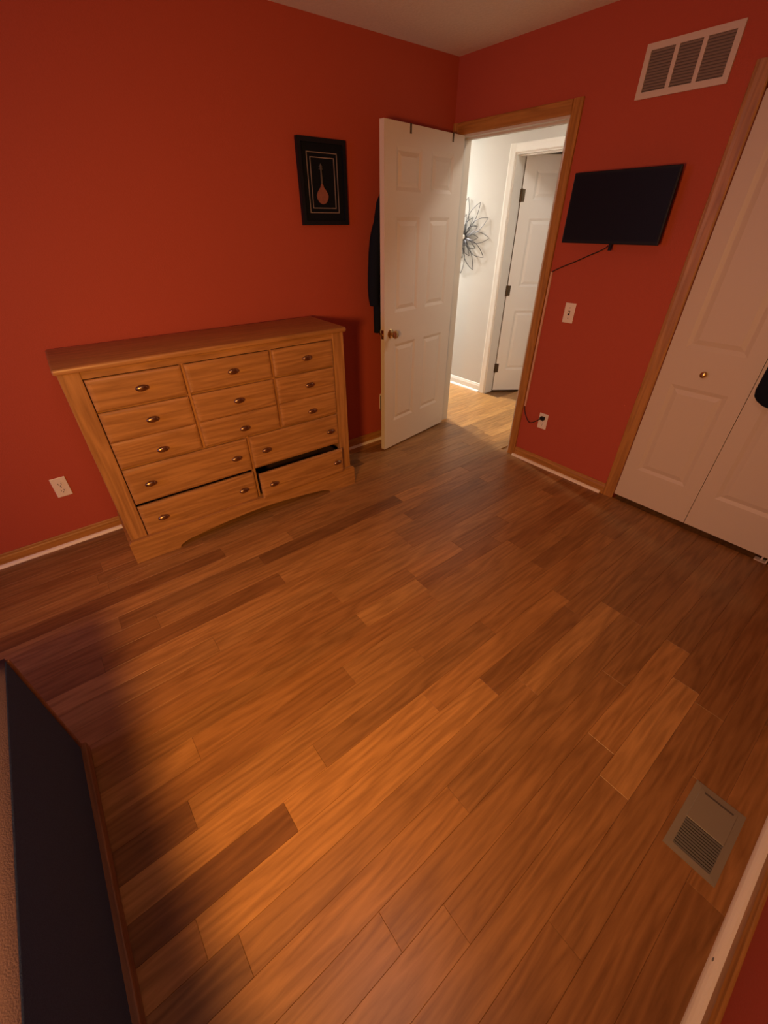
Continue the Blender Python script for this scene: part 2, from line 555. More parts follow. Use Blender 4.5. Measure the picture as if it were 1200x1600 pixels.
struct('baseboard_hall', add_prism(BM(), base_profile(0.088, 0.014), lambda u, v, t: (HX - u, t, v), HY0 + 0.06, 3.08), M['white'], label='white baseboard of the hall wall under the metal flower')
struct('trim_10', add_prism(BM(), quarter(0.018), lambda u, v, t: (HX - 0.014 - u, t, v), HY0 + 0.064, 3.08), M['white'], label='white quarter round of the hall wall')


# ------------------------------------------------------------------ panelled doors
def panel_slab(bm, u0, u1, z0, z1, t, panels, both=True):
    """slab in local (u, depth v, z); front at v=0 (facing -v), back at v=t; panels get recessed fields"""
    us = sorted({u0, u1, *[p[0] for p in panels], *[p[1] for p in panels]})
    zs = sorted({z0, z1, *[p[2] for p in panels], *[p[3] for p in panels]})

    def face(v, sgn):
        grid = {}

        def V(u, z):
            if (u, z) not in grid:
                grid[(u, z)] = bm.verts.new((u, v, z))
            return grid[(u, z)]
        for i in range(len(us) - 1):
            for j in range(len(zs) - 1):
                a, b, c, d = us[i], us[i + 1], zs[j], zs[j + 1]
                inside = any(p[0] <= a and b <= p[1] and p[2] <= c and d <= p[3] for p in panels)
                ring = [V(a, c), V(b, c), V(b, d), V(a, d)]
                if inside and sgn:
                    prev = ring
                    for ins, dep in ((0.010, 0.003), (0.020, 0.0065)):
                        nr = [bm.verts.new((uu, v + sgn * dep, zz)) for uu, zz in ((a + ins, c + ins), (b - ins, c + ins), (b - ins, d - ins), (a + ins, d - ins))]
                        for q in range(4):
                            bm.faces.new((prev[q], prev[(q + 1) % 4], nr[(q + 1) % 4], nr[q]))
                        prev = nr
                    bm.faces.new(prev)
                else:
                    bm.faces.new(ring)
        return grid
    g1 = face(0.0, 1)
    g2 = face(t, -1 if both else 0)
    border = [(u, z0) for u in us] + [(u1, z) for z in zs[1:]] + [(u, z1) for u in us[::-1][1:]] + [(u0, z) for z in zs[::-1][1:-1]]
    for i in range(len(border)):
        a, b = border[i], border[(i + 1) % len(border)]
        bm.faces.new((g1[a], g1[b], g2[b], g2[a]))
    return bm


def panel_field(p, v0=0.0070, v1=0.0010):
    """raised field of one door panel, chamfered"""
    a, b, c, d = p
    bm = BM()
    r0 = [bm.verts.new((u, v0, z)) for u, z in ((a + .021, c + .021), (b - .021, c + .021), (b - .021, d - .021), (a + .021, d - .021))]
    r1 = [bm.verts.new((u, v1 + .0015, z)) for u, z in ((a + .040, c + .040), (b - .040, c + .040), (b - .040, d - .040), (a + .040, d - .040))]
    r2_ = [bm.verts.new((u, v1, z)) for u, z in ((a + .046, c + .046), (b - .046, c + .046), (b - .046, d - .046), (a + .046, d - .046))]
    for A, B_ in ((r0, r1), (r1, r2_)):
        for q in range(4):
            bm.faces.new((A[q], A[(q + 1) % 4], B_[(q + 1) % 4], B_[q]))
    bm.faces.new(r2_)
    bm.faces.new(r0[::-1])
    return bm


def round_knob(bm, u, z, v_face, sgn):
    """turned door knob: rose, neck, flared grip; sgn=-1 towards -v"""
    def ring(vv, r):
        return (vv, r)
    prof = [(0, .030), (.004, .031), (.008, .026), (.010, .012), (.026, .011), (.032, .018), (.040, .026), (.050, .028), (.058, .024), (.062, .012), (.063, 0.0005)]
    n = 20
    rows = []
    for dv, r in prof:
        rows.append([bm.verts.new((u + r * math.cos(2 * PI * k / n), v_face + sgn * dv, z + r * math.sin(2 * PI * k / n))) for k in range(n)])
    for A, B_ in zip(rows, rows[1:]):
        for k in range(n):
            bm.faces.new((A[k], A[(k + 1) % n], B_[(k + 1) % n], B_[k]))
    bm.faces.new(rows[0][::-1])
    bm.faces.new(rows[-1])
    return bm


DW, DT = 0.762, 0.035
SIX = [(0.105, 0.340, .235, .825), (0.435, 0.670, .235, .825), (0.105, 0.340, 1.035, 1.585), (0.435, 0.670, 1.035, 1.585),
       (0.105, 0.340, 1.715, 1.925), (0.435, 0.670, 1.715, 1.925)]


def six_panel_door(name, loc, ang, label, width, mat):
    s = width / 0.775
    P = [(a * s, b * s, c, d) for a, b, c, d in SIX]
    e = struct_empty(name, loc, label, (0, 0, ang))
    obj('door_leaf', panel_slab(BM(), 0.0, width, 0.014, 2.028, DT, P), mat, e)
    for p in P:
        obj('panel', panel_field(p), mat, e)
    return e


# bedroom door: hinged at the doorway corner, swung back towards the dresser wall
d1 = six_panel_door('door_1', (-0.004, -0.106, 0), math.atan2(-0.121, -0.79) , 'white six panel bedroom door standing open with its brass knob', 0.795, M['door'])
# local +v must point to the dresser wall (+y); angle is ~189 deg so local v points to -y: mirror by building face outward
d1.scale = (1, -1, 1)
bm = BM()
round_knob(bm, 0.730, 0.905, 0.0, -1)
obj('door_knob', bm, M['brass'], d1, smooth=True)
bm = BM()
round_knob(bm, 0.730, 0.905, DT, 1)
obj('door_knob', bm, M['brass'], d1, smooth=True)
bm = BM()
add_box(bm, 0.794, 0.7965, 0.005, 0.030, 0.875, 0.935, 0.001, 1)
add_box(bm, 0.794, 0.806, 0.011, 0.024, 0.897, 0.913, 0.002, 1)
obj('latch', bm, M['brass'], d1)
for z in (0.25, 1.0, 1.78):
    bm = BM()
    add_cyl(bm, (0.0, DT + 0.004, z - 0.045), (0.0, DT + 0.004, z + 0.045), 0.006, n=10)
    obj('hinge', bm, M['brass'], d1)

# hall door, ajar into the room beyond
d2 = six_panel_door('door_2', (1.084, 0.180, 0), math.radians(-37), 'white six panel hall door ajar beyond the hall with bronze hinges', 0.762, M['white'])
d2_rot = d2.rotation_euler.z
for z in (0.256, 1.003, 1.75):
    bm = BM()
    add_cyl(bm, (-0.004, -0.006, z - 0.048), (-0.004, -0.006, z + 0.048), 0.008, n=10)
    add_box(bm, -0.004, 0.030, -0.003, 0.0, z - 0.045, z + 0.045)
    add_box(bm, -0.032, -0.004, -0.003, 0.0, z - 0.045, z + 0.045)
    obj('hinge', bm, M['bronze'], d2)

# closet bifold door: two leaves
e = struct_empty('door_3', (0.004, CY0, 0), 'cream bifold closet doors beside the television', (0, 0, math.radians(-90)))
# local u runs to -y, local v to +x... rotation -90: (u,v) -> (v, -u)
for i in range(2):
    u0 = 0.002 + i * 0.4375
    u1 = u0 + 0.4345
    P = [(u0 + 0.078, u1 - 0.078, 0.25, 0.805), (u0 + 0.078, u1 - 0.078, 1.0, 1.885)]
    lf = obj('bifold_leaf', panel_slab(BM(), u0, u1, 0.030, 2.005, 0.030, P), M['closet'], e)
    for p in P:
        obj('panel', panel_field(p), M['closet'], lf)
bm = BM()
prof = [(0, .011), (.006, .010), (.010, .008), (.014, .013), (.022, .0165), (.029, .014), (.033, .007), (.0335, .0005)]
n = 18
rows = [[bm.verts.new((0.216 + r * math.cos(2 * PI * k / n), -dv, 0.888 + r * math.sin(2 * PI * k / n))) for k in range(n)] for dv, r in prof]
for A, B_ in zip(rows, rows[1:]):
    for k in range(n):
        bm.faces.new((A[k], A[(k + 1) % n], B_[(k + 1) % n], B_[k]))
bm.faces.new(rows[0][::-1]); bm.faces.new(rows[-1])
obj('knob', bm, M['brass'], e, smooth=True)
bm = BM()
add_box(bm, 0.02, 0.86, 0.003, 0.028, 2.008, 2.029)
obj('track', bm, M['bronze'], e)
bm = BM()
add_box(bm, 0.815, 0.872, -0.012, 0.025, 0.0, 0.003)
add_box(bm, 0.866, 0.872, -0.008, 0.025, 0.0, 0.028)
add_cyl(bm, (0.845, 0.012, 0.0), (0.845, 0.012, 0.031), 0.005, n=10)
obj('pivot_bracket', bm, M['vent_frame'], e)

# ------------------------------------------------------------------ dresser
DX0, DX1, DF = -2.712, -1.296, -0.462        # body left, right, face plane
dr = thing('dresser', 'wide oak dresser with ten drawers, arched plinth and oval knobs', 'dresser', (-2.0, -0.442, 0), (0, 0, -0.0317))
O = Vector((-2.0, DF, 0))


def D(bm):
    bmesh.ops.translate(bm, verts=bm.verts[:], vec=-O)
    return bm


TOPZ0, TOPZ1 = 1.033, 1.060
obj('dresser_top', D(add_box(BM(), DX0 - 0.012, DX1 + 0.012, DF - 0.026, -0.058, TOPZ0, TOPZ1, 0.009, 3)), M['oak'], dr, smooth=True)
for x0, x1 in ((DX0, DX0 + 0.018), (DX1 - 0.018, DX1)):
    obj('side_panel', D(add_box(BM(), x0, x1, DF + 0.02, -0.080, 0.02, TOPZ0)), M['oak_v'], dr)
obj('back_panel', D(add_box(BM(), DX0 + 0.018, DX1 - 0.018, -0.090, -0.080, 0.03, TOPZ0)), M['gap_shade'], dr)
for x0, x1 in ((DX0 - 0.001, DX0 + 0.083), (DX1 - 0.074, DX1 + 0.001)):
    obj('corner_post', D(add_box(BM(), x0, x1, DF - 0.006, DF + 0.03, 0.02, TOPZ0, 0.004, 2)), M['oak_v'], dr)
FX0, FX1 = DX0 + 0.083, DX1 - 0.074
C1, C2, CM = -2.217, -1.760, -1.974
Z0, Z1, Z2, Z3, Z4, Z5 = 0.998, 0.846, 0.693, 0.548, 0.332, 0.130
obj('top_rail', D(add_box(BM(), FX0, FX1, DF, DF + 0.02, Z0, TOPZ0)), M['oak'], dr)
for z in (Z1, Z3, Z4, Z5):
    obj('rail', D(add_box(BM(), FX0, FX1, DF + (0.07 if z == Z4 else 0.012), DF + (0.09 if z == Z4 else 0.035), z - 0.008, z + 0.008)), M['oak'], dr)
for x, za, zb in ((C1, Z3, Z0), (C2, Z3, Z0), (CM, Z5, Z3)):
    obj('divider', D(add_box(BM(), x - 0.010, x + 0.010, DF + 0.005, DF + 0.03, za, zb)), M['oak_v'], dr)
obj('inner_back', D(add_box(BM(), FX0 - 0.05, FX1 + 0.05, -0.105, -0.092, 0.1, 1.02)), M['gap_shade'], dr)

# plinth: bracket feet and an arched apron
PX0, PX1 = DX0 - 0.016, DX1 + 0.018
out = [(PX0, 0), (-2.497, 0), (-2.489, 0.016), (-2.46, 0.030)]
for i in range(13):
    t = i / 12
    x = -2.43 + t * (2.43 - 1.55)
    out.append((x, 0.038 + 0.034 * math.sin(PI * t)))
out += [(-1.52, 0.030), (-1.490, 0.016), (-1.482, 0), (PX1, 0), (PX1, 0.130), (PX0, 0.130)]
bm = BM()
add_prism(bm, out, lambda u, v, t: (u, t, v), DF - 0.028, DF - 0.006)
top = [(PX0, 0), (PX1, 0), (PX1 - 0.012, 0.012), (PX0 + 0.012, 0.012)]
add_prism(bm, top, lambda u, v, t: (u, t, 0.130 + v), DF - 0.028, DF - 0.006)
add_box(bm, PX0, PX0 + 0.02, DF - 0.006, -0.080, 0, 0.130)
add_box(bm, PX1 - 0.02, PX1, DF - 0.006, -0.080, 0, 0.130)
obj('plinth', D(bm), M['oak'], dr)


def knob_bm(x, z, y):
    bm = BM()
    add_cyl(bm, (x, y + 0.001, z), (x, y - 0.014, z), 0.008, 0.007, 12)
    add_ball(bm, (x, y - 0.022, z), 0.027, 0.011, 0.0145, 20, 12)
    return bm


def drawer(x0, x1, z0, z1, knobs, pull=0.0, split=None):
    g = 0.0035
    a, b, c, d = x0 + g, x1 - g, z0 + g, z1 - g
    y0 = DF - 0.012 - pull
    y1 = y0 + 0.020
    bm = BM()
    zz = [(c, d)] if split is None else [(c, split - 0.0006), (split + 0.0006, d)]
    for e0, e1 in zz:
        # front with a rounded lip all round and a flat field
        loops = []
        for ins, yy in ((0, y1), (0, y0 + 0.008), (0.003, y0 + 0.0045), (0.010, y0 + 0.0015), (0.020, y0)):
            loops.append([bm.verts.new((x, yy, z)) for x, z in ((a + ins, e0 + ins), (b - ins, e0 + ins), (b - ins, e1 - ins), (a + ins, e1 - ins))])
        for A, B_ in zip(loops, loops[1:]):
            for q in range(4):
                bm.faces.new((A[q], A[(q + 1) % 4], B_[(q + 1) % 4], B_[q]))
        bm.faces.new(loops[-1])
        bm.faces.new(loops[0][::-1])
    o = obj('drawer', D(bm), M['oak'], dr)
    # drawer box behind the front
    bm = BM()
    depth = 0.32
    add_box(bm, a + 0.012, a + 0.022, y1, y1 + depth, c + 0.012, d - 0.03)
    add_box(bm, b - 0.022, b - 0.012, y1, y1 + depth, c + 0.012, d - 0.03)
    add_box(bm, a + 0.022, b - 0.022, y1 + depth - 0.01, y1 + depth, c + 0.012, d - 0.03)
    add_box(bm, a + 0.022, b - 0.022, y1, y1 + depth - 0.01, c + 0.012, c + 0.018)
    obj('drawer_box', D(bm), M['gap_shade'], o)
    for kx, kz in knobs:
        obj('knob', D(knob_bm(kx, kz, y0)), M['knob_metal'], o, smooth=True)
    return o


cols = ((FX0, C1 - 0.004), (C1 + 0.004, C2 - 0.004), (C2 + 0.004, FX1))
for (x0, x1), kx in zip(cols, (-2.42, -1.987, -1.560)):
    drawer(x0, x1, Z1 + 0.002, Z0, [(kx, 0.928)])
    drawer(x0, x1, Z3 + 0.002, Z1 - 0.002, [(kx, 0.774), (kx, 0.614)], split=Z2)
drawer(FX0, CM - 0.004, Z4 + 0.004, Z3 - 0.002, [(-2.527, 0.449), (-2.069, 0.449)])
drawer(CM + 0.004, FX1, Z4 + 0.004, Z3 - 0.002, [(-1.887, 0.449), (-1.446, 0.449)])
drawer(FX0, CM - 0.004, Z5 + 0.002, Z4 - 0.006, [(-2.527, 0.234), (-2.069, 0.234)])
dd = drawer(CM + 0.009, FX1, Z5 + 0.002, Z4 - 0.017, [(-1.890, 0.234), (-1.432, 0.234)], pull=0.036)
dd['label'] = 'drawer pulled slightly open'

# ------------------------------------------------------------------ bed at the lower left
BX, BY1 = -3.112, -1.425
bed = thing('bed', 'low bed with charcoal foot panel, brown wooden rail and dusty brown blanket', 'bed', (-4.1, -2.2, 0))
O = Vector(bed.location)
obj('foot_panel', D(add_box(BM(), BX - 0.03, BX, -2.985, BY1 - 0.012, 0.055, 0.555, 0.004, 2)), M['charcoal_cloth'], bed)
obj('bottom_rail', D(add_box(BM(), BX - 0.03, BX + 0.016, -2.99, BY1 + 0.004, 0.012, 0.058, 0.004, 2)), M['bed_wood'], bed)
obj('corner_post', D(add_box(BM(), BX - 0.035, BX + 0.004, BY1 - 0.012, BY1 + 0.004, 0.012, 0.545, 0.004, 2)), M['bed_wood'], bed)
obj('side_rail', D(add_box(BM(), -5.12, BX - 0.035, BY1 - 0.026, BY1 + 0.004, 0.10, 0.34, 0.004, 2)), M['bed_wood'], bed)
for x in (BX - 0.05, -5.08):
    for y in (-2.95, BY1 - 0.05):
        obj('leg', D(add_box(BM(), x - 0.03, x + 0.03, y - 0.03, y + 0.03, 0.0, 0.06)), M['bed_wood'], bed)
obj('mattress', D(add_box(BM(), -5.10, BX - 0.035, -2.97, BY1 - 0.03, 0.30, 0.54, 0.03, 3)), M['charcoal_cloth'], bed)
# blanket: top sheet with gentle waves, a rounded drop over the foot edge
bm = BM()
nx, ny = 26, 22
grid = []
for i in range(nx + 1):
    row = []
    for j in range(ny + 1):
        x = -5.09 + (BX - 0.002 + 5.09) * i / nx
        y = -2.975 + (BY1 - 0.004 + 2.975) * j / ny
        z = 0.563 + 0.004 * math.sin(5 * x + 3 * y) + 0.003 * math.sin(9 * y - 4 * x)
        if i == nx:
            z = 0.556
        row.append(bm.verts.new((x, y, z)))
    grid.append(row)
for i in range(nx):
    for j in range(ny):
        bm.faces.new((grid[i][j], grid[i + 1][j], grid[i + 1][j + 1], grid[i][j + 1]))
bo = obj('blanket', D(bm), M['blanket'], bed, smooth=True)
sd = bo.modifiers.new('thick', 'SOLIDIFY')
sd.thickness = 0.018
sd.offset = -1

# ------------------------------------------------------------------ framed picture
pf = thing('framed_picture', 'black framed picture of a small lute with a double silver line', 'picture', (-1.075, 0.0, 1.744))
W2, H2 = 0.160, 0.200


def ring_frame(bm, w, h, b, y0, y1, bev=0.0):
    """four mitred bars: outer half size w, h; bar width b; from y0 (front) to y1"""
    for (ax, az), (bx, bz) in zip([(-w, -h), (w, -h), (w, h), (-w, h)], [(w, -h), (w, h), (-w, h), (-w, -h)]):
        ia = (ax - math.copysign(b, ax), az - math.copysign(b, az))
        ib = (bx - math.copysign(b, bx), bz - math.copysign(b, bz))
        q = [(ax, az), (bx, bz), ib, ia]
        f = [bm.verts.new((x, y0, z)) for x, z in q]
        g = [bm.verts.new((x, y1, z)) for x, z in q]
        bm.faces.new(f); bm.faces.new(g[::-1])
        for k in range(4):
            bm.faces.new((f[k], g[k], g[(k + 1) % 4], f[(k + 1) % 4]))
    return bm


obj('frame', ring_frame(BM(), W2, H2, 0.022, -0.026, -0.001), M['frame_black'], pf)
obj('mat_board', add_box(BM(), -W2 + 0.02, W2 - 0.02, -0.012, -0.002, -H2 + 0.02, H2 - 0.02), M['mat_black'], pf)
obj('outer_fillet', ring_frame(BM(), 0.102, 0.140, 0.0042, -0.0145, -0.0118), M['silver'], pf)
obj('inner_fillet', ring_frame(BM(), 0.081, 0.118, 0.0042, -0.0145, -0.0118), M['silver'], pf)
bm = BM()
ol = []
for i in range(24):
    a = 2 * PI * i / 24
    rx = 0.039
    z = -0.055 + 0.042 * math.sin(a)
    wgt = 1.0 - 0.5 * max(0, math.sin(a)) ** 1.2 if math.sin(a) > 0 else 1.0
    ol.append((-0.012 + rx * math.cos(a) * wgt, z + (0.012 if math.sin(a) > 0.9 else 0)))
add_prism(bm, ol, lambda u, v, t: (u, t, v), -0.0175, -0.0118)
obj('lute_body', bm, M['lute'], pf)
bm = BM()
add_prism(bm, [(-0.0175, -0.008), (-0.0065, -0.008), (-0.0085, 0.060), (-0.0075, 0.082), (-0.014, 0.090), (-0.0185, 0.080), (-0.0155, 0.060)],
          lambda u, v, t: (u, t, v), -0.017, -0.0118)
for z in (0.066, 0.076):
    add_cyl(bm, (-0.026, -0.0145, z), (0.001, -0.0145, z), 0.0016, n=6)
obj('lute_neck', bm, M['lute_neck'], pf)

# ------------------------------------------------------------------ television
tv = thing('television', 'black flat television hung on the wall beside the doorway', 'television', (-0.10, -1.310, 1.615), (0, math.radians(0.0), 0))
obj('back_shell', add_box(BM(), -0.002, 0.030, -0.262, 0.262, -0.150, 0.148, 0.010, 2), M['black_plastic'], tv)
bm = BM()
W_, H_ = 0.2685, 0.158
add_box(bm, -0.014, 0.002, -W_, W_, -H_, H_, 0.003, 2)
obj('bezel', bm, M['black_plastic'], tv)
obj('screen', add_box(BM(), -0.0155, -0.0135, -W_ + 0.010, W_ - 0.010, -H_ + 0.016, H_ - 0.010), M['screen'], tv)
bm = BM()
add_box(bm, 0.030, 0.036, -0.05, 0.05, -0.05, 0.05)
add_box(bm, 0.036, 0.092, -0.02, 0.02, -0.02, 0.02)
add_box(bm, 0.092, 0.0995, -0.045, 0.045, -0.075, 0.075)
add_box(bm, 0.040, 0.052, -0.008, 0.008, -0.190, -0.02)
obj('mount_arm', bm, M['black_plastic'], tv)


def spline(pts, n=8):
    pts = [Vector(p) for p in pts]
    P = [pts[0]] + pts + [pts[-1]]
    o = []
    for i in range(1, len(P) - 2):
        for k in range(n):
            t = k / n
            a, b, c, d = P[i - 1:i + 3]
            o.append(0.5 * ((2 * b) + (c - a) * t + (2 * a - 5 * b + 4 * c - d) * t * t + (3 * b - a - 3 * c + d) * t ** 3))
    o.append(pts[-1])
    return o


# power cord: television -> cord cover -> outlet
pc = thing('power_cord', 'thin black cord from the television through the cord cover to the outlet', 'cord', (-0.012, -0.952, 0.35))
O = Vector(pc.location)
bm = BM()
add_tube(bm, spline([(-0.052, -1.292, 1.447), (-0.038, -1.280, 1.438), (-0.022, -1.235, 1.418), (-0.014, -1.17, 1.392), (-0.012, -1.107, 1.364),
                     (-0.012, -1.03, 1.333), (-0.012, -0.975, 1.308), (-0.0075, -0.954, 1.294), (-0.006, -0.952, 1.27)]), 0.0032, 7)
add_tube(bm, [(-0.006, -0.952, 1.27), (-0.006, -0.952, 0.43)], 0.0028, 6)
add_tube(bm, spline([(-0.006, -0.952, 0.43), (-0.009, -0.952, 0.405), (-0.014, -0.972, 0.362), (-0.020, -1.005, 0.325), (-0.026, -1.035, 0.314),
                     (-0.034, -1.075, 0.338), (-0.036, -1.105, 0.362), (-0.030, -1.118, 0.370)]), 0.0032, 7)
obj('cord_wire', D(bm), M['cord'], pc, smooth=True)
bm = BM()
add_box(bm, -0.034, -0.0065, -1.138, -1.106, 0.362, 0.386, 0.004, 2)
obj('plug', D(bm), M['black_plastic'], pc)

rw = obj('cord_cover', add_box(BM(), -0.011, -0.0, -0.959, -0.945, 0.416, 1.297, 0.002, 1), M['raceway'], origin=(-0.0, -0.952, 0.85))
tag(rw, 'narrow tan cord cover strip running down beside the doorway casing', 'cord cover')


# ------------------------------------------------------------------ outlets and switch
def plate_thing(name, label, cat, loc, rotz, kind, group=None):
    """local: plate in x-z plane, faces -y"""
    t = thing(name, label, cat, loc, (0, 0, rotz), group)
    obj('wall_plate', add_box(BM(), -0.0355, 0.0355, -0.006, -0.0005, -0.0575, 0.0575, 0.0025, 2), M['plate'], t)
    if kind == 'outlet':
        for z in (0.0195, -0.0195):
            bm = BM()
            add_cyl(bm, (0, -0.0058, z), (0, -0.0078, z), 0.0165, n=18)
            rc = obj('receptacle', bm, M['plate'], t)
            bm = BM()
            add_box(bm, -0.0080, -0.0055, -0.0081, -0.0075, z - 0.004, z + 0.006)
            add_box(bm, 0.0055, 0.0080, -0.0081, -0.0075, z - 0.004, z + 0.006)
            add_cyl(bm, (0, -0.0075, z - 0.010), (0, -0.0081, z - 0.010), 0.0028, n=8)
            obj('slots', bm, M['slot'], rc)
    else:
        bm = BM()
        add_box(bm, -0.006, 0.006, -0.0075, -0.0058, -0.013, 0.013)
        obj('toggle_slot', bm, M['slot'], t)
        bm = BM()
        add_box(bm, -0.0045, 0.0045, -0.017, -0.006, -0.002, 0.010, 0.0015, 1)
        obj('toggle', bm, M['plate'], t)
    for z in ((0,) if kind == 'outlet' else (0.030, -0.030)):
        obj('screw', add_cyl(BM(), (0, -0.0058, z), (0, -0.0068, z), 0.003, n=8), M['silver'], t)
    return t


plate_thing('wall_outlet', 'cream wall outlet with nothing plugged in, left of the dresser', 'outlet', (-2.909, 0.0, 0.358), 0.0, 'outlet', 'cream wall outlets')
plate_thing('wall_outlet', 'cream wall outlet with a black plug, under the television', 'outlet', (0.0, -1.122, 0.348), -PI / 2, 'outlet', 'cream wall outlets')
plate_thing('light_switch', 'cream toggle light switch between the doorway and the television', 'switch', (0.0, -1.131, 1.081), -PI / 2, 'switch')
ad = thing('plug_in_adapter', 'small grey plug-in box on the wall at the edge of the open door', 'adapter', (-0.634, 0.0, 0.325))
obj('adapter_body', add_box(BM(), -0.031, 0.031, -0.045, -0.0065, -0.070, 0.060, 0.006, 2), M['adapter'], ad)
obj('adapter_cap', add_box(BM(), -0.033, 0.033, -0.047, -0.0065, 0.060, 0.074, 0.004, 2), M['plate'], ad)
obj('wall_plate', add_box(BM(), -0.030, 0.0355, -0.0065, -0.0005, -0.0575, 0.0575, 0.002, 1), M['plate'], ad)

# ------------------------------------------------------------------ return air vent, high on the far wall
vt = thing('wall_vent', 'beige three section return air vent high above the television', 'vent', (0.0, -1.410, 2.136), (0, 0, -PI / 2))
VW, VH = 0.195, 0.094
bm = BM()
ring_frame(bm, VW, VH, 0.024, -0.009, -0.0005)
obj('vent_frame', bm, M['vent_frame'], vt)
for x in (-0.0565, 0.0565):
    obj('mullion', add_box(BM(), x - 0.009, x + 0.009, -0.008, -0.0005, -VH + 0.023, VH - 0.023), M['vent_frame'], vt)
obj('vent_back', add_box(BM(), -VW + 0.022, VW - 0.022, -0.0015, -0.0005, -VH + 0.022, VH - 0.022), M['vent_inner'], vt)
for a, b in ((-VW + 0.024, -0.0655), (-0.0475, 0.0475), (0.0655, VW - 0.024)):
    bm = BM()
    for i in range(14):
        z = -VH + 0.030 + i * 0.0104
        A = [(z, -0.0075), (z + 0.0008, -0.0082), (z + 0.0078, -0.0022), (z + 0.007, -0.0015)]
        add_prism(bm, [(q[1], q[0]) for q in A], lambda u, v, t: (t, u, v), a, b)
    obj('louvers', bm, M['vent_dark'], vt)

# ------------------------------------------------------------------ floor register
fr = thing('floor_register', 'tan metal floor register near the right wall, half dark grille and half plain', 'vent', (-1.637, -2.893, 0.0))
RW, RH = 0.135, 0.070


def flat_frame(bm, x0, x1, y0, y1, b, z0, z1):
    for q in ([(x0, y0), (x1, y0), (x1 - b, y0 + b), (x0 + b, y0 + b)], [(x1, y0), (x1, y1), (x1 - b, y1 - b), (x1 - b, y0 + b)],
              [(x1, y1), (x0, y1), (x0 + b, y1 - b), (x1 - b, y1 - b)], [(x0, y1), (x0, y0), (x0 + b, y0 + b), (x0 + b, y1 - b)]):
        inner = {(x0 + b, y0 + b), (x1 - b, y0 + b), (x1 - b, y1 - b), (x0 + b, y1 - b)}
        f = [bm.verts.new((x, y, z1 + (0.0015 if (x, y) in inner else 0))) for x, y in q]
        g = [bm.verts.new((x, y, z0)) for x, y in q]
        bm.faces.new(f); bm.faces.new(g[::-1])
        for k in range(4):
            bm.faces.new((f[k], g[k], g[(k + 1) % 4], f[(k + 1) % 4]))
    return bm


obj('register_frame', flat_frame(BM(), -RW, RW, -RH, RH, 0.020, 0.0, 0.003), M['register'], fr)
obj('plain_cover', add_box(BM(), -0.008, RW - 0.018, -RH + 0.018, RH - 0.018, 0.001, 0.006, 0.0015, 1), M['register'], fr)
obj('damper_slot', add_box(BM(), RW - 0.030, RW - 0.024, -RH + 0.028, RH - 0.030, 0.0055, 0.0066), M['register_dark'], fr)
obj('register_well', add_box(BM(), -RW + 0.018, -0.008, -RH + 0.018, RH - 0.018, 0.0003, 0.0012), M['slot'], fr)
bm = BM()
for i in range(11):
    x = -RW + 0.022 + i * 0.0096
    add_prism(bm, [(x, 0.0015), (x + 0.001, 0.001), (x + 0.006, 0.0042), (x + 0.005, 0.0048)], lambda u, v, t: (u, t, v), -RH + 0.019, RH - 0.019)
obj('grille_slats', bm, M['register_dark'], fr)

# ------------------------------------------------------------------ over-door hanger and the coat behind the bedroom door
ang = math.atan2(0.121, 0.79)          # door leans this much from the x axis
ddir = Vector((-math.cos(ang), -math.sin(ang), 0))      # hinge -> latch
dnrm = Vector((-math.sin(ang), math.cos(ang), 0))      # towards the dresser wall
base = Vector((-0.004, -0.106, 0))


def on_door(s, v, z):
    return base + ddir * s + dnrm * v + Vector((0, 0, z))


hg = thing('over_door_hanger', 'dark metal hanger with two straps hooked over the open door', 'hanger', on_door(0.35, DT, 1.9))
O = Vector(hg.location)


def door_box(bm, s0, s1, v0, v1, z0, z1):
    vsn = []
    for s in (s0, s1):
        for v in (v0, v1):
            for z in (z0, z1):
                vsn.append(bm.verts.new(on_door(s, v, z)))
    for f in ((0, 1, 3, 2), (4, 6, 7, 5), (0, 4, 5, 1), (2, 3, 7, 6), (0, 2, 6, 4), (1, 5, 7, 3)):
        bm.faces.new([vsn[i] for i in f])
    return bm


for s in (0.563, 0.134):
    bm = BM()
    door_box(bm, s - 0.007, s + 0.007, -0.003, -0.0006, 1.985, 2.031)
    door_box(bm, s - 0.007, s + 0.007, -0.003, DT + 0.003, 2.0290, 2.0315)
    door_box(bm, s - 0.007, s + 0.007, DT + 0.0006, DT + 0.003, 1.80, 2.031)
    obj('strap', D(bm), M['bronze'], hg)
obj('hook_bar', D(door_box(BM(), 0.08, 0.70, DT + 0.003, DT + 0.009, 1.79, 1.825)), M['bronze'], hg)
for s in (0.12, 0.25, 0.38, 0.51, 0.64):
    pts = [on_door(s, DT + 0.008, 1.80), on_door(s, DT + 0.02, 1.775), on_door(s, DT + 0.038, 1.768), on_door(s, DT + 0.05, 1.785), on_door(s, DT + 0.052, 1.80)]
    obj('hook', D(add_tube(BM(), spline(pts, 5), 0.003, 8)), M['bronze'], hg, smooth=True)


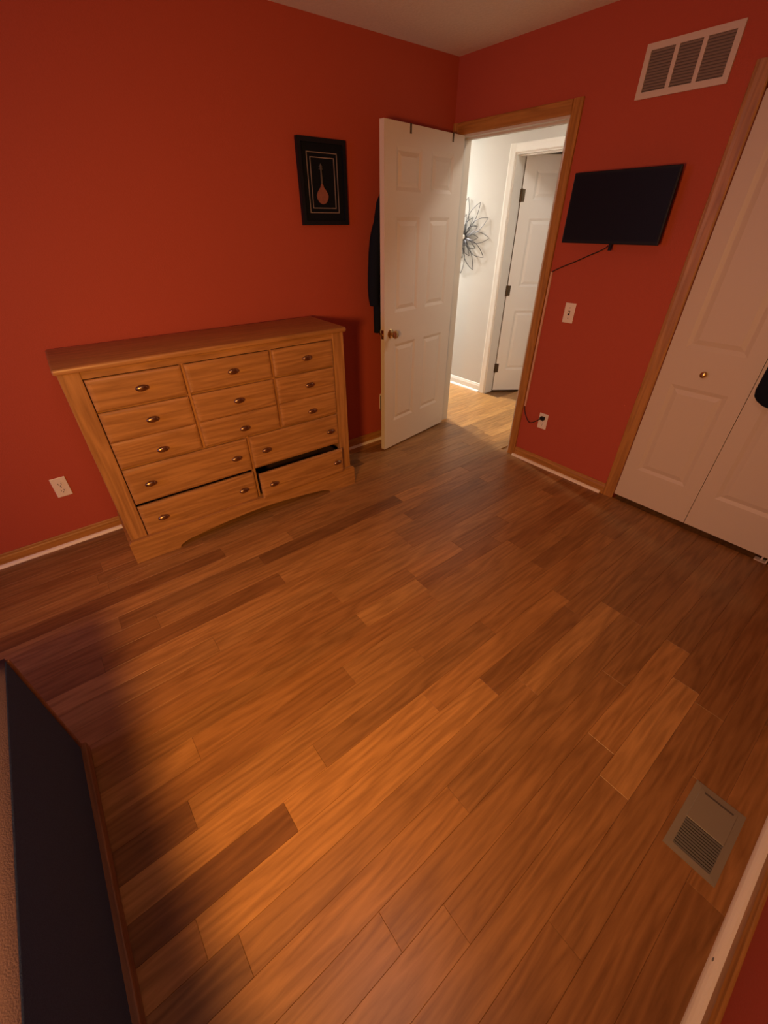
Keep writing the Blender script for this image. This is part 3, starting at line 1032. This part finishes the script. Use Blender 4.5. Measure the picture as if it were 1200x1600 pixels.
def garment(bm, fn, secs, n=40, folds=7, seed=0.0):
    """lofted hanging cloth; secs: (z, centre, half width, half depth, fold depth)"""
    rings = []
    m = len(secs)
    for z, c, hw, hd, fo in secs:
        ring = []
        for k in range(n):
            a = 2 * PI * k / n
            ca, sa = math.cos(a), math.sin(a)
            u = c + hw * math.copysign(abs(ca) ** 0.75, ca)
            f = fo * math.sin(folds * (u - c) / max(hw, .01) * 2.2 + seed + 3 * z)
            v = hd * math.copysign(abs(sa) ** 0.6, sa) + f * abs(sa)
            ring.append(bm.verts.new(fn(u, v, z + 0.012 * math.sin(5 * ca + seed) * (1 if z < secs[-1][0] + 0.05 else 0))))
        rings.append(ring)
    for A, B_ in zip(rings, rings[1:]):
        for k in range(n):
            bm.faces.new((A[k], A[(k + 1) % n], B_[(k + 1) % n], B_[k]))
    bm.faces.new(rings[0][::-1]); bm.faces.new(rings[-1])
    return bm


jk = thing('jacket', 'black jacket hanging behind the open bedroom door, its edge showing', 'jacket', on_door(0.64, DT + 0.05, 1.35))
O = Vector(jk.location)
fnj = lambda u, v, z: on_door(u, DT + 0.072 + v, z)
bm = BM()
garment(bm, fnj, [(1.775, 0.640, 0.030, 0.012, 0.0), (1.72, 0.640, 0.060, 0.022, 0.002), (1.66, 0.635, 0.105, 0.028, 0.004), (1.58, 0.63, 0.130, 0.032, 0.005),
                  (1.45, 0.63, 0.150, 0.034, 0.006), (1.25, 0.628, 0.152, 0.034, 0.007), (1.05, 0.626, 0.155, 0.036, 0.008), (0.915, 0.622, 0.158, 0.034, 0.008)])
obj('jacket_body', D(bm), M['black_cloth'], jk, smooth=True)
bm = BM()
add_tube(bm, spline([on_door(0.735, DT + 0.060, 1.56), on_door(0.765, DT + 0.066, 1.46), on_door(0.782, DT + 0.068, 1.30), on_door(0.790, DT + 0.068, 1.16), on_door(0.785, DT + 0.066, 1.085)], 6),
         lambda t: 0.036 + 0.008 * math.sin(PI * t) - 0.004 * t, 14)
obj('sleeve', D(bm), M['black_cloth'], jk, smooth=True)
bm = BM()
add_tube(bm, [on_door(0.64 + 0.045 * math.cos(a), DT + 0.056 + 0.016 * math.sin(a), 1.745) for a in [2 * PI * i / 16 for i in range(16)]], 0.012, 8, closed=True)
obj('collar', D(bm), M['black_cloth'], jk, smooth=True)

# ------------------------------------------------------------------ black robe on the closet door, at the right edge
rh = thing('over_door_hook', 'metal hook over the top of the right closet leaf', 'hook', (0.0, -2.405, 1.95))
O = Vector(rh.location)
bm = BM()
add_box(bm, 0.0005, 0.0030, -2.415, -2.395, 1.84, 2.0075)
add_box(bm, 0.0005, 0.0365, -2.415, -2.395, 2.0055, 2.0075)
add_box(bm, 0.0345, 0.0365, -2.415, -2.395, 1.96, 2.0075)
obj('hook_strap', D(bm), M['bronze'], rh)
bm = BM()
add_tube(bm, spline([(0.0015, -2.405, 1.86), (-0.02, -2.405, 1.835), (-0.045, -2.405, 1.838), (-0.055, -2.405, 1.862)], 5), 0.0035, 8)
obj('hook_prong', D(bm), M['bronze'], rh, smooth=True)
rb = thing('robe', 'black robe hanging on the right closet leaf at the photo edge', 'robe', (-0.05, -2.41, 1.3))
O = Vector(rb.location)
fnr = lambda u, v, z: Vector((-0.050 + v, -u, z))
bm = BM()
garment(bm, fnr, [(1.845, 2.408, 0.025, 0.012, 0.0), (1.79, 2.408, 0.07, 0.020, 0.002), (1.70, 2.408, 0.13, 0.026, 0.004), (1.5, 2.410, 0.170, 0.030, 0.006),
                  (1.2, 2.412, 0.185, 0.032, 0.007), (0.98, 2.413, 0.192, 0.034, 0.007), (0.88, 2.414, 0.194, 0.034, 0.006), (0.845, 2.415, 0.188, 0.031, 0.005),
                  (0.826, 2.415, 0.172, 0.022, 0.003)], seed=1.2)
obj('robe_body', D(bm), M['black_cloth'], rb, smooth=True)
bm = BM()
add_tube(bm, [Vector((-0.050 + 0.014 * math.sin(a), -2.408 + 0.050 * math.cos(a), 1.80)) for a in [2 * PI * i / 16 for i in range(16)]], 0.011, 8, closed=True)
obj('collar', D(bm), M['black_cloth'], rb, smooth=True)

# ------------------------------------------------------------------ metal flower on the hall wall
FC = (HX, 0.684, 1.440)
fl = thing('wall_flower', 'dark wire flower ornament with looped petals on the cream hall wall', 'wall decor', FC)


def petal_bm(a, length, wid, bow):
    pts = []
    m = 14
    for sgn in (1, -1):
        rng = range(m + 1) if sgn == 1 else range(m - 1, 0, -1)
        for i in rng:
            t = i / m
            r = 0.012 + (length - 0.012) * t
            off = sgn * wid * (math.sin(PI * t ** 1.15) ** 0.9)
            # right in the photo is -y
            yy = -(r * math.cos(a) - off * math.sin(a))
            zz = r * math.sin(a) + off * math.cos(a)
            pts.append((-0.012 - bow * math.sin(PI * t), yy, zz))
    return add_tube(BM(), pts, 0.0026, 6, closed=True)


for k in range(12):
    a = math.radians(30 * k - 1)
    obj('petal', petal_bm(a, 0.312, 0.046, 0.020), M['wire'], fl, smooth=True)
    obj('inner_petal', petal_bm(a, 0.178, 0.030, 0.034), M['wire'], fl, smooth=True)
bm = BM()
add_cyl(bm, (-0.0005, 0, 0), (-0.022, 0, 0), 0.020, 0.016, 18)
obj('flower_hub', bm, M['wire'], fl)
bm = BM()
add_ball(bm, (-0.024, 0, 0), 0.008, 0.019, 0.019)
obj('hub_cap', bm, M['plate'], fl, smooth=True)
